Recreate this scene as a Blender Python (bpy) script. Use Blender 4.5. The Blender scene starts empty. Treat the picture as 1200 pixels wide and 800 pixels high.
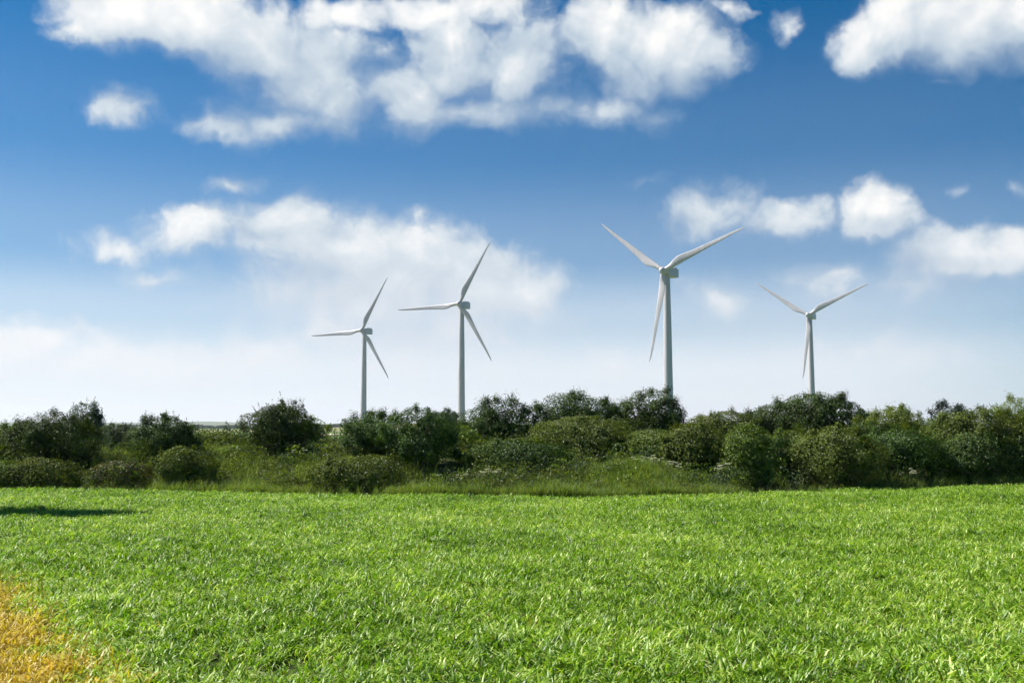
import bpy, math, random
import numpy as np
from mathutils import Vector, Matrix

R = math.radians
scene = bpy.context.scene
col = scene.collection
random.seed(7)
F = 1167.0                                   # focal length in pixels of the 1200 px wide frame
CAM_Z = 1.95
PITCH = math.atan(100.0 / F)

# ------------------------------------------------------------------ camera
cam_data = bpy.data.cameras.new('camera')
cam_data.sensor_width = 36.0
cam_data.lens = 36.0 * F / 1200.0
cam_data.clip_start = 0.1
cam_data.clip_end = 30000.0
cam = bpy.data.objects.new('camera', cam_data)
col.objects.link(cam)
cam.location = (0, 0, CAM_Z)
cam.rotation_euler = (R(90) + PITCH, 0, 0)
scene.camera = cam

# ------------------------------------------------------------------ light and exposure
SUN_EL, SUN_AZ = R(47), R(-71)               # azimuth from +Y, clockwise positive (so: to the left, ahead)
sun_dir = Vector((math.sin(SUN_AZ) * math.cos(SUN_EL), math.cos(SUN_AZ) * math.cos(SUN_EL), math.sin(SUN_EL)))
sd = bpy.data.lights.new('sun', 'SUN')
sd.energy = 5.0
sd.angle = R(0.53)
sd.color = (1.0, 0.955, 0.88)
sun = bpy.data.objects.new('sun', sd)
col.objects.link(sun)
sun.location = (0, 0, 300)
sun.rotation_euler = (-sun_dir).to_track_quat('-Z', 'Y').to_euler()

scene.view_settings.view_transform = 'Standard'
scene.view_settings.look = 'None'
scene.view_settings.exposure = 0.95
scene.view_settings.gamma = 1.0
scene.view_settings.use_curve_mapping = False
scene.render.engine = 'CYCLES'
cy = scene.cycles
cy.max_bounces = 4
cy.diffuse_bounces = 2
cy.glossy_bounces = 2
cy.transmission_bounces = 2
cy.transparent_max_bounces = 4
cy.volume_bounces = 0
cy.use_denoising = True
cy.use_adaptive_sampling = True
cy.adaptive_threshold = 0.02
cy.adaptive_min_samples = 12
cy.sample_clamp_indirect = 4.0


def ray(px, py):
    """direction of a picture point, scaled so that y (distance ahead) is 1"""
    v = Vector(((px - 600) / F, (400 - py) / F, -1.0))
    v.rotate(cam.rotation_euler)
    return v / v.y


def at(px, py, d):
    v = ray(px, py) * d
    return Vector((v.x, v.y, v.z + CAM_Z))


def azel(px, py):
    v = ray(px, py).normalized()
    return math.atan2(v.x, v.y), math.asin(v.z)


# ------------------------------------------------------------------ node helpers
class NT:
    def __init__(self, tree):
        self.t = tree
        self.n = tree.nodes
        self.l = tree.links

    def add(self, kind, ins=None, **props):
        nd = self.n.new(kind)
        for k, v in props.items():
            setattr(nd, k, v)
        for k, v in (ins or {}).items():
            self.put(nd, k, v)
        return nd

    def put(self, nd, k, v):
        s = nd.inputs[k]
        if isinstance(v, bpy.types.NodeSocket):
            self.l.new(v, s)
        elif isinstance(v, bpy.types.Node):
            self.l.new(v.outputs[0], s)
        else:
            s.default_value = v

    def math(self, op, a, b=None, c=None, clamp=False):
        nd = self.add('ShaderNodeMath', operation=op, use_clamp=clamp)
        for i, v in enumerate((a, b, c)):
            if v is not None:
                self.put(nd, i, v)
        return nd.outputs[0]

    def vmath(self, op, a, b=None):
        nd = self.add('ShaderNodeVectorMath', operation=op)
        self.put(nd, 0, a)
        if b is not None:
            self.put(nd, 1, b)
        return nd.outputs['Value'] if op in ('LENGTH', 'DOT_PRODUCT') else nd.outputs['Vector']

    def noise(self, vec, scale, detail=2, rough=0.5, dim='3D', dist=0.0):
        nd = self.add('ShaderNodeTexNoise', {'Scale': scale, 'Detail': detail, 'Roughness': rough, 'Distortion': dist}, noise_dimensions=dim)
        if vec is not None:
            self.put(nd, 'Vector', vec)
        return nd

    def mix(self, fac, a, b, blend='MIX'):
        nd = self.add('ShaderNodeMix', data_type='RGBA', blend_type=blend)
        self.put(nd, 0, fac)
        self.put(nd, 6, a)
        self.put(nd, 7, b)
        return nd.outputs[2]

    def maprange(self, v, a, b, c=0.0, d=1.0, interp='LINEAR'):
        nd = self.add('ShaderNodeMapRange', interpolation_type=interp)
        for k, x in (('Value', v), ('From Min', a), ('From Max', b), ('To Min', c), ('To Max', d)):
            self.put(nd, k, x)
        return nd.outputs[0]

    def ramp(self, fac, stops, interp='LINEAR'):
        nd = self.add('ShaderNodeValToRGB')
        cr = nd.color_ramp
        cr.interpolation = interp
        while len(cr.elements) < len(stops):
            cr.elements.new(0.5)
        for e, (p, c) in zip(cr.elements, stops):
            e.position = p
            e.color = (*c, 1.0)
        self.put(nd, 0, fac)
        return nd.outputs[0]


# ------------------------------------------------------------------ the sky: Nishita air with cumulus clouds
CLOUDS = [  # picture position, half sizes, weight
    (92, 37, 26, 12, .8), (150, 22, 70, 42, 1.1), (225, 30, 85, 52, 1.2), (300, 48, 80, 50, 1.15), (352, 92, 70, 50, 1.1),
    (392, 72, 52, 46, 1.0), (330, 138, 70, 30, .75), (262, 142, 48, 24, .6), (402, 118, 55, 45, .9),
    (412, 12, 52, 26, .85), (505, 14, 75, 26, .8), (575, 12, 60, 26, .75), (615, 25, 30, 25, .5),
    (528, 62, 55, 50, 1.2), (488, 108, 62, 46, 1.05), (600, 78, 60, 52, 1.15), (452, 62, 40, 26, .55), (560, 124, 80, 32, .9), (645, 122, 80, 26, .7),
    (722, 122, 66, 24, .7), (772, 132, 36, 20, .6),
    (712, 42, 60, 46, 1.15), (775, 48, 66, 50, 1.3), (818, 72, 48, 38, 1.1), (745, 84, 76, 32, .9),
    (135, 124, 46, 20, .55), (905, 26, 26, 24, .48), (848, 8, 20, 15, .45),
    (1010, 46, 42, 38, .85), (1062, 28, 70, 48, 1.1), (1132, 32, 76, 52, 1.2), (1195, 22, 60, 52, 1.2), (1100, 95, 40, 14, .3),
    (280, 210, 40, 15, .6), (765, 202, 46, 22, .3), (1192, 206, 36, 40, .26), (1130, 224, 40, 16, .2),
    (832, 246, 56, 36, .62), (922, 258, 52, 25, .7), (1030, 252, 56, 34, 1.0), (1125, 300, 90, 36, .95), (1195, 290, 70, 36, .95),
    (975, 328, 56, 24, .6), (842, 352, 56, 48, .42), (1080, 335, 160, 34, .4),
    (238, 268, 62, 36, .85), (150, 288, 80, 22, .5), (345, 270, 72, 42, .9), (410, 300, 95, 55, .95), (480, 300, 90, 48, .9),
    (535, 318, 80, 52, .9), (450, 345, 125, 56, 1.0), (555, 348, 95, 56, .98), (622, 350, 42, 52, .95), (340, 335, 100, 60, .6),
    (195, 322, 90, 26, .4), (490, 252, 60, 22, .35), (400, 385, 130, 42, .7), (530, 388, 130, 40, .72),
    (50, 396, 90, 32, .62), (0, 415, 80, 36, .62), (165, 428, 130, 38, .65), (490, 420, 180, 40, .6), (310, 420, 170, 36, .55), (80, 440, 160, 40, .6), (-260, 300, 90, 50, .8),
    (700, 430, 160, 40, .35), (1010, 410, 200, 50, .35),
    (1300, 120, 90, 50, 1.0), (1420, 60, 120, 60, 1.1), (-180, 80, 110, 60, 1.1), (-330, 180, 120, 50, 1.0), (1380, 320, 110, 40, .9),
]

world = bpy.data.worlds.new('World')
scene.world = world
world.use_nodes = True
w = NT(world.node_tree)
w.n.clear()
SKY_STRENGTH = 0.06

grp = bpy.data.node_groups.new('cloud_density', 'ShaderNodeTree')
grp.interface.new_socket('P', in_out='INPUT', socket_type='NodeSocketVector')
grp.interface.new_socket('Noise', in_out='OUTPUT', socket_type='NodeSocketFloat')
grp.interface.new_socket('Shape', in_out='OUTPUT', socket_type='NodeSocketFloat')
g = NT(grp)
gin = g.add('NodeGroupInput')
gout = g.add('NodeGroupOutput')
P = gin.outputs[0]
wob = g.noise(P, 9.0, 3, 0.55)
wv = g.vmath('SUBTRACT', wob.outputs['Color'], (0.5, 0.5, 0.5))
wv = g.vmath('MULTIPLY', wv, (0.085, 0.055, 0.0))
PW = g.vmath('ADD', P, wv)
wob2 = g.noise(P, 34.0, 3, 0.6)
PW = g.vmath('ADD', PW, g.vmath('MULTIPLY', g.vmath('SUBTRACT', wob2.outputs['Color'], (0.5, 0.5, 0.5)), (0.030, 0.022, 0.0)))
acc = None
for cx, cy_, rx, ry, wt in CLOUDS:
    a, e = azel(cx, cy_)
    a2, _ = azel(cx + rx, cy_)
    _, e2 = azel(cx, cy_ - ry)
    q = g.vmath('SUBTRACT', PW, (a, e, 0))
    q = g.vmath('MULTIPLY', q, (1 / (1.25 * abs(a2 - a)), 1 / (1.25 * abs(e2 - e)), 0))
    ln = g.vmath('LENGTH', q)
    val = g.math('MULTIPLY_ADD', ln, -max(wt, .55) * 1.05, wt * 1.08)
    acc = val if acc is None else g.math('SMOOTH_MAX', acc, val, 0.25)
acc = g.math('MAXIMUM', acc, -0.6)
n1 = g.noise(PW, 22.0, 8, 0.58).outputs[0]
vor = g.add('ShaderNodeTexVoronoi', {'Scale': 34.0, 'Detail': 2.0, 'Roughness': 0.5}, feature='SMOOTH_F1')
g.put(vor, 'Vector', g.vmath('ADD', PW, (0, 0, 3.0)))
bil = g.math('SUBTRACT', 0.55, vor.outputs['Distance'])
nsum = g.math('ADD', g.math('MULTIPLY', g.math('SUBTRACT', n1, 0.5), 0.95), g.math('MULTIPLY', bil, 0.22))
g.l.new(nsum, gout.inputs['Noise'])
g.l.new(acc, gout.inputs['Shape'])

tc = w.add('ShaderNodeTexCoord')
sep = w.add('ShaderNodeSeparateXYZ')
w.l.new(tc.outputs['Generated'], sep.inputs[0])
el = w.math('ARCSINE', w.math('MINIMUM', w.math('MAXIMUM', sep.outputs[2], -1.0), 1.0))
az = w.math('ARCTAN2', sep.outputs[0], sep.outputs[1])
comb = w.add('ShaderNodeCombineXYZ', {0: az, 1: el, 2: 0.0})
p0 = comb.outputs[0]


def dens_at(offset):
    nd = w.add('ShaderNodeGroup')
    nd.node_tree = grp
    w.put(nd, 0, w.vmath('ADD', p0, (*offset, 0.0)) if offset else p0)
    return nd


g0 = dens_at(None)
g1 = dens_at((-0.006, 0.012))
g2 = dens_at((-0.024, 0.045))
dens = w.math('ADD', g0.outputs[0], g0.outputs[1])
fine = w.math('SUBTRACT', g0.outputs[0], g1.outputs[0])
broad = w.math('SUBTRACT', g0.outputs[1], g2.outputs[1])
crisp = w.maprange(broad, -0.15, 0.35, 0.90, 0.50)
alpha = w.maprange(dens, -0.06, crisp, 0, 0.97, 'SMOOTHSTEP')
thick = w.maprange(dens, 0.1, 1.1, 0.0, 0.16)
lit = w.math('ADD', w.math('MULTIPLY_ADD', fine, 0.70, 0.20), w.math('MULTIPLY', broad, 0.50))
lit = w.math('ADD', lit, thick, clamp=True)
cloud_col = w.ramp(lit, [(0.0, (0.19, 0.25, 0.325)), (0.30, (0.245, 0.30, 0.36)), (0.60, (0.345, 0.385, 0.42)), (1.0, (0.535, 0.53, 0.52))])
cloud_col = w.mix(w.maprange(el, 0.06, 0.21, 0.75, 0.0), cloud_col, (0.50, 0.505, 0.515, 1))
cloud_col = w.vmath('SCALE', cloud_col)
cloud_col.node.inputs['Scale'].default_value = 1.0 / SKY_STRENGTH

sky = w.add('ShaderNodeTexSky', sky_type='NISHITA')
sky.sun_disc = False
sky.sun_elevation = SUN_EL
sky.sun_rotation = SUN_AZ
sky.altitude = 100
sky.air_density = 1.0
sky.dust_density = 0.15
sky.ozone_density = 2.5
tint = w.vmath('MULTIPLY', sky.outputs[0], (0.12, 0.505, 0.74))
hs = w.add('ShaderNodeHueSaturation', {'Saturation': 1.12, 'Value': 1.0, 'Color': tint})
# milky air low over the horizon
milk = w.ramp(w.maprange(el, 0.0, 0.50), [(0.0, (1, 1, 1)), (0.10, (.86, .86, .86)), (0.214, (.54, .54, .54)), (0.34, (.225, .225, .225)), (0.55, (.06, .06, .06)), (0.8, (0, 0, 0))], 'EASE')
milk_col = w.vmath('SCALE', (0.487, 0.500, 0.522))
milk_col.node.inputs['Scale'].default_value = 1.0 / SKY_STRENGTH
hlen = w.math('SQRT', w.math('ADD', w.math('MULTIPLY', sep.outputs[0], sep.outputs[0]), w.math('MULTIPLY', sep.outputs[1], sep.outputs[1])))
toward = w.math('ADD', w.math('MULTIPLY', sep.outputs[0], math.sin(SUN_AZ)), w.math('MULTIPLY', sep.outputs[1], math.cos(SUN_AZ)))
toward = w.math('DIVIDE', toward, w.math('MAXIMUM', hlen, 0.01))
milk = w.math('MULTIPLY', milk, w.maprange(toward, -0.45, 0.05, 0.22, 1.0, 'SMOOTHSTEP'))
air = w.mix(milk, hs.outputs[0], milk_col)
low = w.maprange(el, 0.0, 0.08, 0.45, 1.0)
alpha = w.math('MULTIPLY', alpha, low)
full = w.mix(alpha, air, cloud_col)
bg = w.add('ShaderNodeBackground', {'Color': full, 'Strength': SKY_STRENGTH})
wo = w.add('ShaderNodeOutputWorld')
w.l.new(bg.outputs[0], wo.inputs['Surface'])
world.cycles.sampling_method = 'MANUAL'
world.cycles.sample_map_resolution = 512


# ------------------------------------------------------------------ object helpers
def tag(o, label=None, cat=None, group=None, kind=None):
    for k, v in (('label', label), ('category', cat), ('group', group), ('kind', kind)):
        if v:
            o[k] = v
    return o


def empty(name, loc, label, cat, group=None):
    o = bpy.data.objects.new(name, None)
    col.objects.link(o)
    o.location = loc
    o.empty_display_size = 0.3
    return tag(o, label, cat, group)


def np_mesh(name, verts, faces, mat, smooth=False):
    """faces: int array (n, k) of constant k"""
    me = bpy.data.meshes.new(name)
    verts = np.asarray(verts, dtype=np.float32)
    faces = np.asarray(faces, dtype=np.int32)
    n, k = faces.shape
    me.vertices.add(len(verts))
    me.vertices.foreach_set('co', verts.ravel())
    me.loops.add(n * k)
    me.loops.foreach_set('vertex_index', faces.ravel())
    me.polygons.add(n)
    me.polygons.foreach_set('loop_start', np.arange(0, n * k, k, dtype=np.int32))
    me.polygons.foreach_set('use_smooth', np.full(n, smooth, dtype=bool))
    me.update(calc_edges=True)
    me.materials.append(mat)
    return me


def link(name, me, parent=None, linked=True):
    o = bpy.data.objects.new(name, me)
    if linked:
        col.objects.link(o)
    if parent is not None:
        o.parent = parent
    return o


def tubes(paths, sides=6):
    """paths: list of lists of (x, y, z, radius) -> verts, quad faces"""
    V, Q = [], []
    for path in paths:
        base = len(V)
        for i, (x, y, z, r) in enumerate(path):
            p = Vector((x, y, z))
            q0 = Vector(path[max(i - 1, 0)][:3])
            q1 = Vector(path[min(i + 1, len(path) - 1)][:3])
            d = (q1 - q0).normalized()
            u = d.orthogonal().normalized()
            if abs(d.z) > 0.3:
                u = (Vector((1, 0, 0)) - d * d.x).normalized()
            v = d.cross(u)
            for s in range(sides):
                a = 2 * math.pi * s / sides
                V.append(p + (u * math.cos(a) + v * math.sin(a)) * r)
        for i in range(len(path) - 1):
            for s in range(sides):
                a = base + i * sides + s
                b = base + i * sides + (s + 1) % sides
                Q.append((a, b, b + sides, a + sides))
    return [tuple(v) for v in V], Q


# ------------------------------------------------------------------ materials
def new_mat(name):
    m = bpy.data.materials.new(name)
    m.use_nodes = True
    t = NT(m.node_tree)
    t.n.clear()
    return m, t


def finish(m, t, shader):
    o = t.add('ShaderNodeOutputMaterial')
    t.l.new(shader, o.inputs['Surface'])
    return m


def leaf_shader(t, color, trans=0.4, gloss=0.06, rough=0.45, trans_tint=(1.25, 1.15, 0.55)):
    d = t.add('ShaderNodeBsdfDiffuse', {'Color': color})
    tcol = t.vmath('MULTIPLY', color, trans_tint)
    tr = t.add('ShaderNodeBsdfTranslucent', {'Color': tcol})
    mx = t.add('ShaderNodeMixShader', {0: trans, 1: d.outputs[0], 2: tr.outputs[0]})
    gl = t.add('ShaderNodeBsdfGlossy', {'Color': (1, 1, 1, 1), 'Roughness': rough})
    mx2 = t.add('ShaderNodeMixShader', {0: gloss, 1: mx.outputs[0], 2: gl.outputs[0]})
    return mx2.outputs[0]


def foliage_mat(name, dark, mid, light, trans=0.24, gloss=0.02, rough=0.48):
    m, t = new_mat(name)
    geo = t.add('ShaderNodeNewGeometry')
    oi = t.add('ShaderNodeObjectInfo')
    nz = t.noise(geo.outputs['Position'], 1.7, 2, 0.6).outputs[0]
    v = t.math('ADD', t.math('MULTIPLY', geo.outputs['Random Per Island'], 0.55), t.math('MULTIPLY', nz, 0.55))
    c = t.ramp(v, [(0.15, dark), (0.52, mid), (0.9, light)])
    hs = t.add('ShaderNodeHueSaturation', {'Color': c})
    t.put(hs, 'Hue', t.maprange(oi.outputs['Random'], 0, 1, 0.488, 0.512))
    t.put(hs, 'Value', t.maprange(oi.outputs['Random'], 0, 1, 0.85, 1.15))
    return finish(m, t, leaf_shader(t, hs.outputs[0], trans, gloss, rough))


M = {}
M['hawthorn'] = foliage_mat('hawthorn leaves', (.015, .034, .007), (.040, .080, .011), (.105, .165, .022))
M['olive'] = foliage_mat('olive green leaves', (.034, .054, .009), (.088, .130, .016), (.19, .245, .030))
M['fresh'] = foliage_mat('fresh green leaves', (.060, .100, .010), (.120, .185, .018), (.21, .28, .03), 0.42)
M['willow'] = foliage_mat('grey green leaves', (.040, .066, .030), (.072, .112, .046), (.11, .16, .075))
M['bramble'] = foliage_mat('bramble leaves', (.032, .042, .014), (.066, .080, .022), (.15, .15, .045))
M['pine'] = foliage_mat('dark needle leaves', (.012, .028, .016), (.022, .045, .024), (.04, .07, .035), 0.2)

m, t = new_mat('bark')
geo = t.add('ShaderNodeNewGeometry')
c = t.ramp(t.noise(geo.outputs['Position'], 14, 4, 0.6).outputs[0], [(0.3, (.045, .035, .026)), (0.7, (.12, .10, .078))])
b = t.add('ShaderNodeBsdfPrincipled', {'Base Color': c, 'Roughness': 0.9})
M['bark'] = finish(m, t, b.outputs[0])

m, t = new_mat('turbine white paint')
geo = t.add('ShaderNodeNewGeometry')
s1 = t.vmath('MULTIPLY', geo.outputs['Position'], (1.2, 1.2, 0.12))
c = t.ramp(t.noise(s1, 1.0, 4, 0.6).outputs[0], [(0.3, (.40, .385, .402)), (0.62, (.52, .50, .517))])
b = t.add('ShaderNodeBsdfPrincipled', {'Base Color': c, 'Roughness': 0.42, 'Specular IOR Level': 0.45})
M['white'] = finish(m, t, b.outputs[0])

m, t = new_mat('turbine grey panel')
b = t.add('ShaderNodeBsdfPrincipled', {'Base Color': (.30, .31, .32, 1), 'Roughness': 0.5})
M['panel'] = finish(m, t, b.outputs[0])

m, t = new_mat('stem green')
geo = t.add('ShaderNodeNewGeometry')
c = t.ramp(t.noise(geo.outputs['Position'], 5, 2).outputs[0], [(0.3, (.045, .070, .022)), (0.7, (.11, .13, .045))])
b = t.add('ShaderNodeBsdfPrincipled', {'Base Color': c, 'Roughness': 0.7})
M['stem'] = finish(m, t, b.outputs[0])

m, t = new_mat('white petals')
geo = t.add('ShaderNodeNewGeometry')
c = t.ramp(geo.outputs['Random Per Island'], [(0.0, (.42, .46, .24)), (0.6, (.62, .63, .46))])
M['petal'] = finish(m, t, leaf_shader(t, c, 0.35, 0.02, 0.6, (1, 1, .95)))


def patch_mask(t, pos):
    """1 where the crop has died off to straw yellow: the near left corner, and scattered spots"""
    s = t.add('ShaderNodeSeparateXYZ')
    t.put(s, 0, pos)
    nz = t.noise(pos, 0.9, 4, 0.62).outputs[0]
    nb = t.math('MULTIPLY', t.math('SUBTRACT', nz, 0.5), 2.0)
    # distance from a slanting line through the corner
    lim = t.math('ADD', t.math('MULTIPLY', s.outputs[1], -0.62), 1.50)
    dd = t.math('SUBTRACT', lim, s.outputs[0])
    a = t.maprange(t.math('ADD', dd, nb), -0.7, 0.5, 0, 1.15, 'SMOOTHSTEP')
    a = t.math('MULTIPLY', a, t.maprange(s.outputs[1], 10.5, 14.5, 1, 0.0, 'SMOOTHSTEP'))
    sp = t.noise(pos, 1.6, 3, 0.7).outputs[0]
    b_ = t.maprange(sp, 0.655, 0.76, 0, 0.75, 'SMOOTHSTEP')
    return t.math('MAXIMUM', a, b_)


m, t = new_mat('cereal leaves')
oi = t.add('ShaderNodeObjectInfo')
geo = t.add('ShaderNodeNewGeometry')
loc = oi.outputs['Location']
v = t.math('ADD', t.math('MULTIPLY', geo.outputs['Random Per Island'], 0.68), t.math('MULTIPLY', oi.outputs['Random'], 0.26))
big = t.noise(loc, 0.33, 3, 0.55).outputs[0]
mot = t.noise(loc, 2.3, 3, 0.6).outputs[0]
v = t.math('ADD', v, t.math('MULTIPLY', t.math('SUBTRACT', big, 0.5), 0.7))
v = t.math('ADD', v, t.math('MULTIPLY', t.math('SUBTRACT', mot, 0.5), 0.75), clamp=True)
green = t.ramp(v, [(0.10, (.032, .085, .005)), (0.45, (.150, .300, .010)), (0.74, (.34, .50, .045)), (0.97, (.68, .74, .28))])
straw = t.ramp(v, [(0.1, (.32, .22, .03)), (0.5, (.58, .41, .045)), (0.85, (.72, .56, .11)), (1.0, (.66, .36, .03))])
pm = patch_mask(t, loc)
own = t.maprange(t.math('SUBTRACT', pm, geo.outputs['Random Per Island']), -0.12, 0.12)
c = t.mix(own, green, straw)
M['cereal'] = finish(m, t, leaf_shader(t, c, 0.42, 0.028, 0.45, (1.0, 1.12, 0.35)))

m, t = new_mat('meadow grass blades')
oi = t.add('ShaderNodeObjectInfo')
geo = t.add('ShaderNodeNewGeometry')
v = t.math('ADD', t.math('MULTIPLY', geo.outputs['Random Per Island'], 0.5), t.math('MULTIPLY', t.noise(oi.outputs['Location'], 0.7, 3, 0.6).outputs[0], 0.6))
c = t.ramp(v, [(0.15, (.06, .115, .016)), (0.5, (.13, .215, .032)), (0.82, (.24, .31, .06)), (1.0, (.34, .33, .12))])
M['meadow'] = finish(m, t, leaf_shader(t, c, 0.5, 0.02, 0.5))

# ground: dark soil under the crop, rough grass beyond, far fields
m, t = new_mat('ground')
geo = t.add('ShaderNodeNewGeometry')
pos = geo.outputs['Position']
att = t.add('ShaderNodeAttribute', attribute_name='zone')
soil = t.ramp(t.noise(pos, 6, 5, 0.65).outputs[0], [(0.3, (.030, .045, .014)), (0.7, (.060, .075, .026))])
gr = t.ramp(t.noise(pos, 1.1, 5, 0.6).outputs[0], [(0.3, (.040, .060, .018)), (0.7, (.085, .105, .032))])
sc_ = t.vmath('MULTIPLY', pos, (0.0022, 0.0045, 0))
vf = t.add('ShaderNodeTexVoronoi', {'Scale': 1.0})
t.put(vf, 'Vector', sc_)
sv = t.add('ShaderNodeSeparateColor')
t.put(sv, 0, vf.outputs['Color'])
far = t.ramp(sv.outputs[0], [(0.1, (.06, .10, .03)), (0.45, (.10, .15, .04)), (0.7, (.13, .17, .055)), (0.95, (.22, .21, .10))])
soil = t.mix(patch_mask(t, pos), soil, (.22, .155, .06, 1))
c = t.mix(t.maprange(att.outputs['Fac'], 0.0, 0.5), soil, gr)
c = t.mix(t.maprange(att.outputs['Fac'], 0.5, 1.0), c, far)
bp = t.add('ShaderNodeBump', {'Strength': 0.6, 'Distance': 0.05, 'Height': t.noise(pos, 9, 5, 0.6).outputs[0]})
b = t.add('ShaderNodeBsdfPrincipled', {'Base Color': c, 'Roughness': 1.0, 'Specular IOR Level': 0.1, 'Normal': bp.outputs[0]})
M['ground'] = finish(m, t, b.outputs[0])

m, t = new_mat('hills')
geo = t.add('ShaderNodeNewGeometry')
c = t.ramp(t.noise(geo.outputs['Position'], 0.004, 4, 0.6).outputs[0], [(0.35, (.05, .085, .03)), (0.65, (.13, .15, .06))])
b = t.add('ShaderNodeBsdfDiffuse', {'Color': c})
M['hills'] = finish(m, t, b.outputs[0])

m, t = new_mat('pale dry field')
geo = t.add('ShaderNodeNewGeometry')
c = t.ramp(t.noise(geo.outputs['Position'], 0.6, 4, 0.6).outputs[0], [(0.3, (.46, .42, .28)), (0.7, (.62, .58, .42))])
b = t.add('ShaderNodeBsdfDiffuse', {'Color': c})
M['pale'] = finish(m, t, b.outputs[0])

# ------------------------------------------------------------------ terrain
EDGE_PX = [(-700, 569), (0, 568), (300, 569.5), (400, 573), (480, 574.5), (600, 576), (700, 577), (800, 576), (840, 574), (900, 570), (1000, 566), (1200, 563), (1900, 562)]
ex, ey = [], []
for X, Y in EDGE_PX:
    d = 1.75 * F / (Y - 500)
    ex.append((X - 600) / F * d)
    ey.append(d)
ex, ey = np.array(ex), np.array(ey)


def edge(x):
    return np.interp(x, ex, ey)


def sstep(t_):
    t_ = np.clip(t_, 0, 1)
    return t_ * t_ * (3 - 2 * t_)


TURB = []
for px, py, rpx, yaw, ph in ((424, 387, 69.5, 21, 63.5), (538, 356, 82, 22, 62.5), (777, 317, 109.5, 35, 22), (947, 369, 76, 32, 25)):
    D = 40.0 * F / rpx
    TURB.append((at(px, py, D), yaw, ph))
HUB = 67.5


def terr(x, y):
    x = np.asarray(x, dtype=float)
    y = np.asarray(y, dtype=float)
    e = edge(x)
    z = 0.035 * np.sin(x * 0.35 + 1.0) * np.sin(y * 0.27) + 0.02 * np.sin(x * 0.9) * np.sin(y * 0.8 + 2)
    # a slight crest across the right of the field
    z = z + 0.10 * np.exp(-((y - 26.3) / 2.0) ** 2) * sstep((x - 6) / 4)
    z = z + 0.98 * sstep((y - e - 0.2) / 6.0) * (1 - 0.85 * sstep((y - e - 11) / 30))
    z = z + 0.44 * np.exp(-((x - 3.55) / 1.15) ** 2 - ((y - 28.6) / 1.0) ** 2)
    for (h, yaw, ph) in TURB:
        z = z + (h.z - HUB) * np.exp(-((x - h.x) ** 2 + (y - h.y) ** 2) / (2 * 45.0 ** 2))
    return z


def axis(lim, near, step):
    out = [0.0]
    s = step
    while out[-1] < lim:
        if out[-1] > near:
            s *= 1.16
        out.append(out[-1] + s)
    return np.array(out)


gx = axis(6200, 40, 0.6)
gx = np.concatenate([-gx[:0:-1], gx])
gyp = axis(6200, 48, 0.45)
gyn = axis(6200, 4, 0.8)
gy = np.concatenate([-gyn[:0:-1], gyp])
GX, GY = np.meshgrid(gx, gy)
GZ = terr(GX, GY)
nx, ny = len(gx), len(gy)
idx = np.arange(nx * ny).reshape(ny, nx)
faces = np.stack([idx[:-1, :-1], idx[:-1, 1:], idx[1:, 1:], idx[1:, :-1]], -1).reshape(-1, 4)
gm = np_mesh('ground', np.stack([GX, GY, GZ], -1).reshape(-1, 3), faces, M['ground'], True)
za = gm.attributes.new('zone', 'FLOAT', 'POINT')
E = edge(GX)
zone = 0.5 * sstep((GY - E + 0.4) / 0.8) + 0.5 * sstep((np.hypot(GX, GY) - 70) / 30)
za.data.foreach_set('value', zone.ravel().astype(np.float32))
ground = tag(link('ground', gm), 'green crop field and rough land running out to the horizon', 'ground', kind='structure')


# low hills far off
def ridge(x0, x1, d, h0, width, seed, n=60):
    rs = np.random.RandomState(seed)
    V, Q = [], []
    ph = rs.rand(4) * 6
    rows = [(-width, 0.0), (-width * .5, 0.55), (0, 1.0), (width * .5, .6), (width, 0.0)]
    for i in range(n + 1):
        s = i / n
        x = x0 + (x1 - x0) * s
        hh = h0 * (0.72 + 0.28 * math.sin(s * 9 + ph[0]) * math.sin(s * 4 + ph[1]) + 0.06 * math.sin(s * 31 + ph[2])) * math.sin(math.pi * min(max(s, 0), 1)) ** 0.5
        for dy, k in rows:
            V.append((x, d + dy, -0.8 + hh * k))
    for i in range(n):
        for j in range(4):
            a = i * 5 + j
            Q.append((a, a + 5, a + 6, a + 1))
    return V, Q


V1, Q1 = ridge(-2900, -600, 5000, 36, 500, 3)
V2, Q2 = ridge(-1000, 3400, 5600, 11, 350, 5)
off = len(V1)
me = np_mesh('hills', V1 + V2, np.array(Q1 + [tuple(i + off for i in q) for q in Q2]), M['hills'], True)
tag(link('hills', me), 'low blue hazy hills on the far horizon', 'hills', kind='structure')

# pale dry field seen through the gap in the hedge
c0 = at(386, 509.5, 230)
xs = np.linspace(c0.x - 6, c0.x + 2.5, 6)
ys = np.linspace(200, 262, 8)
PX, PY = np.meshgrid(xs, ys)
pv = np.stack([PX, PY, terr(PX, PY) + 0.06], -1).reshape(-1, 3)
pi_ = np.arange(48).reshape(8, 6)
me = np_mesh('pale_field', pv, np.stack([pi_[:-1, :-1], pi_[:-1, 1:], pi_[1:, 1:], pi_[1:, :-1]], -1).reshape(-1, 4), M['pale'])
tag(link('field', me), 'small pale dry field beyond the gap in the hedge', 'field', kind='structure')

# ------------------------------------------------------------------ wind turbines
BLADE_R = 40.0


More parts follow.
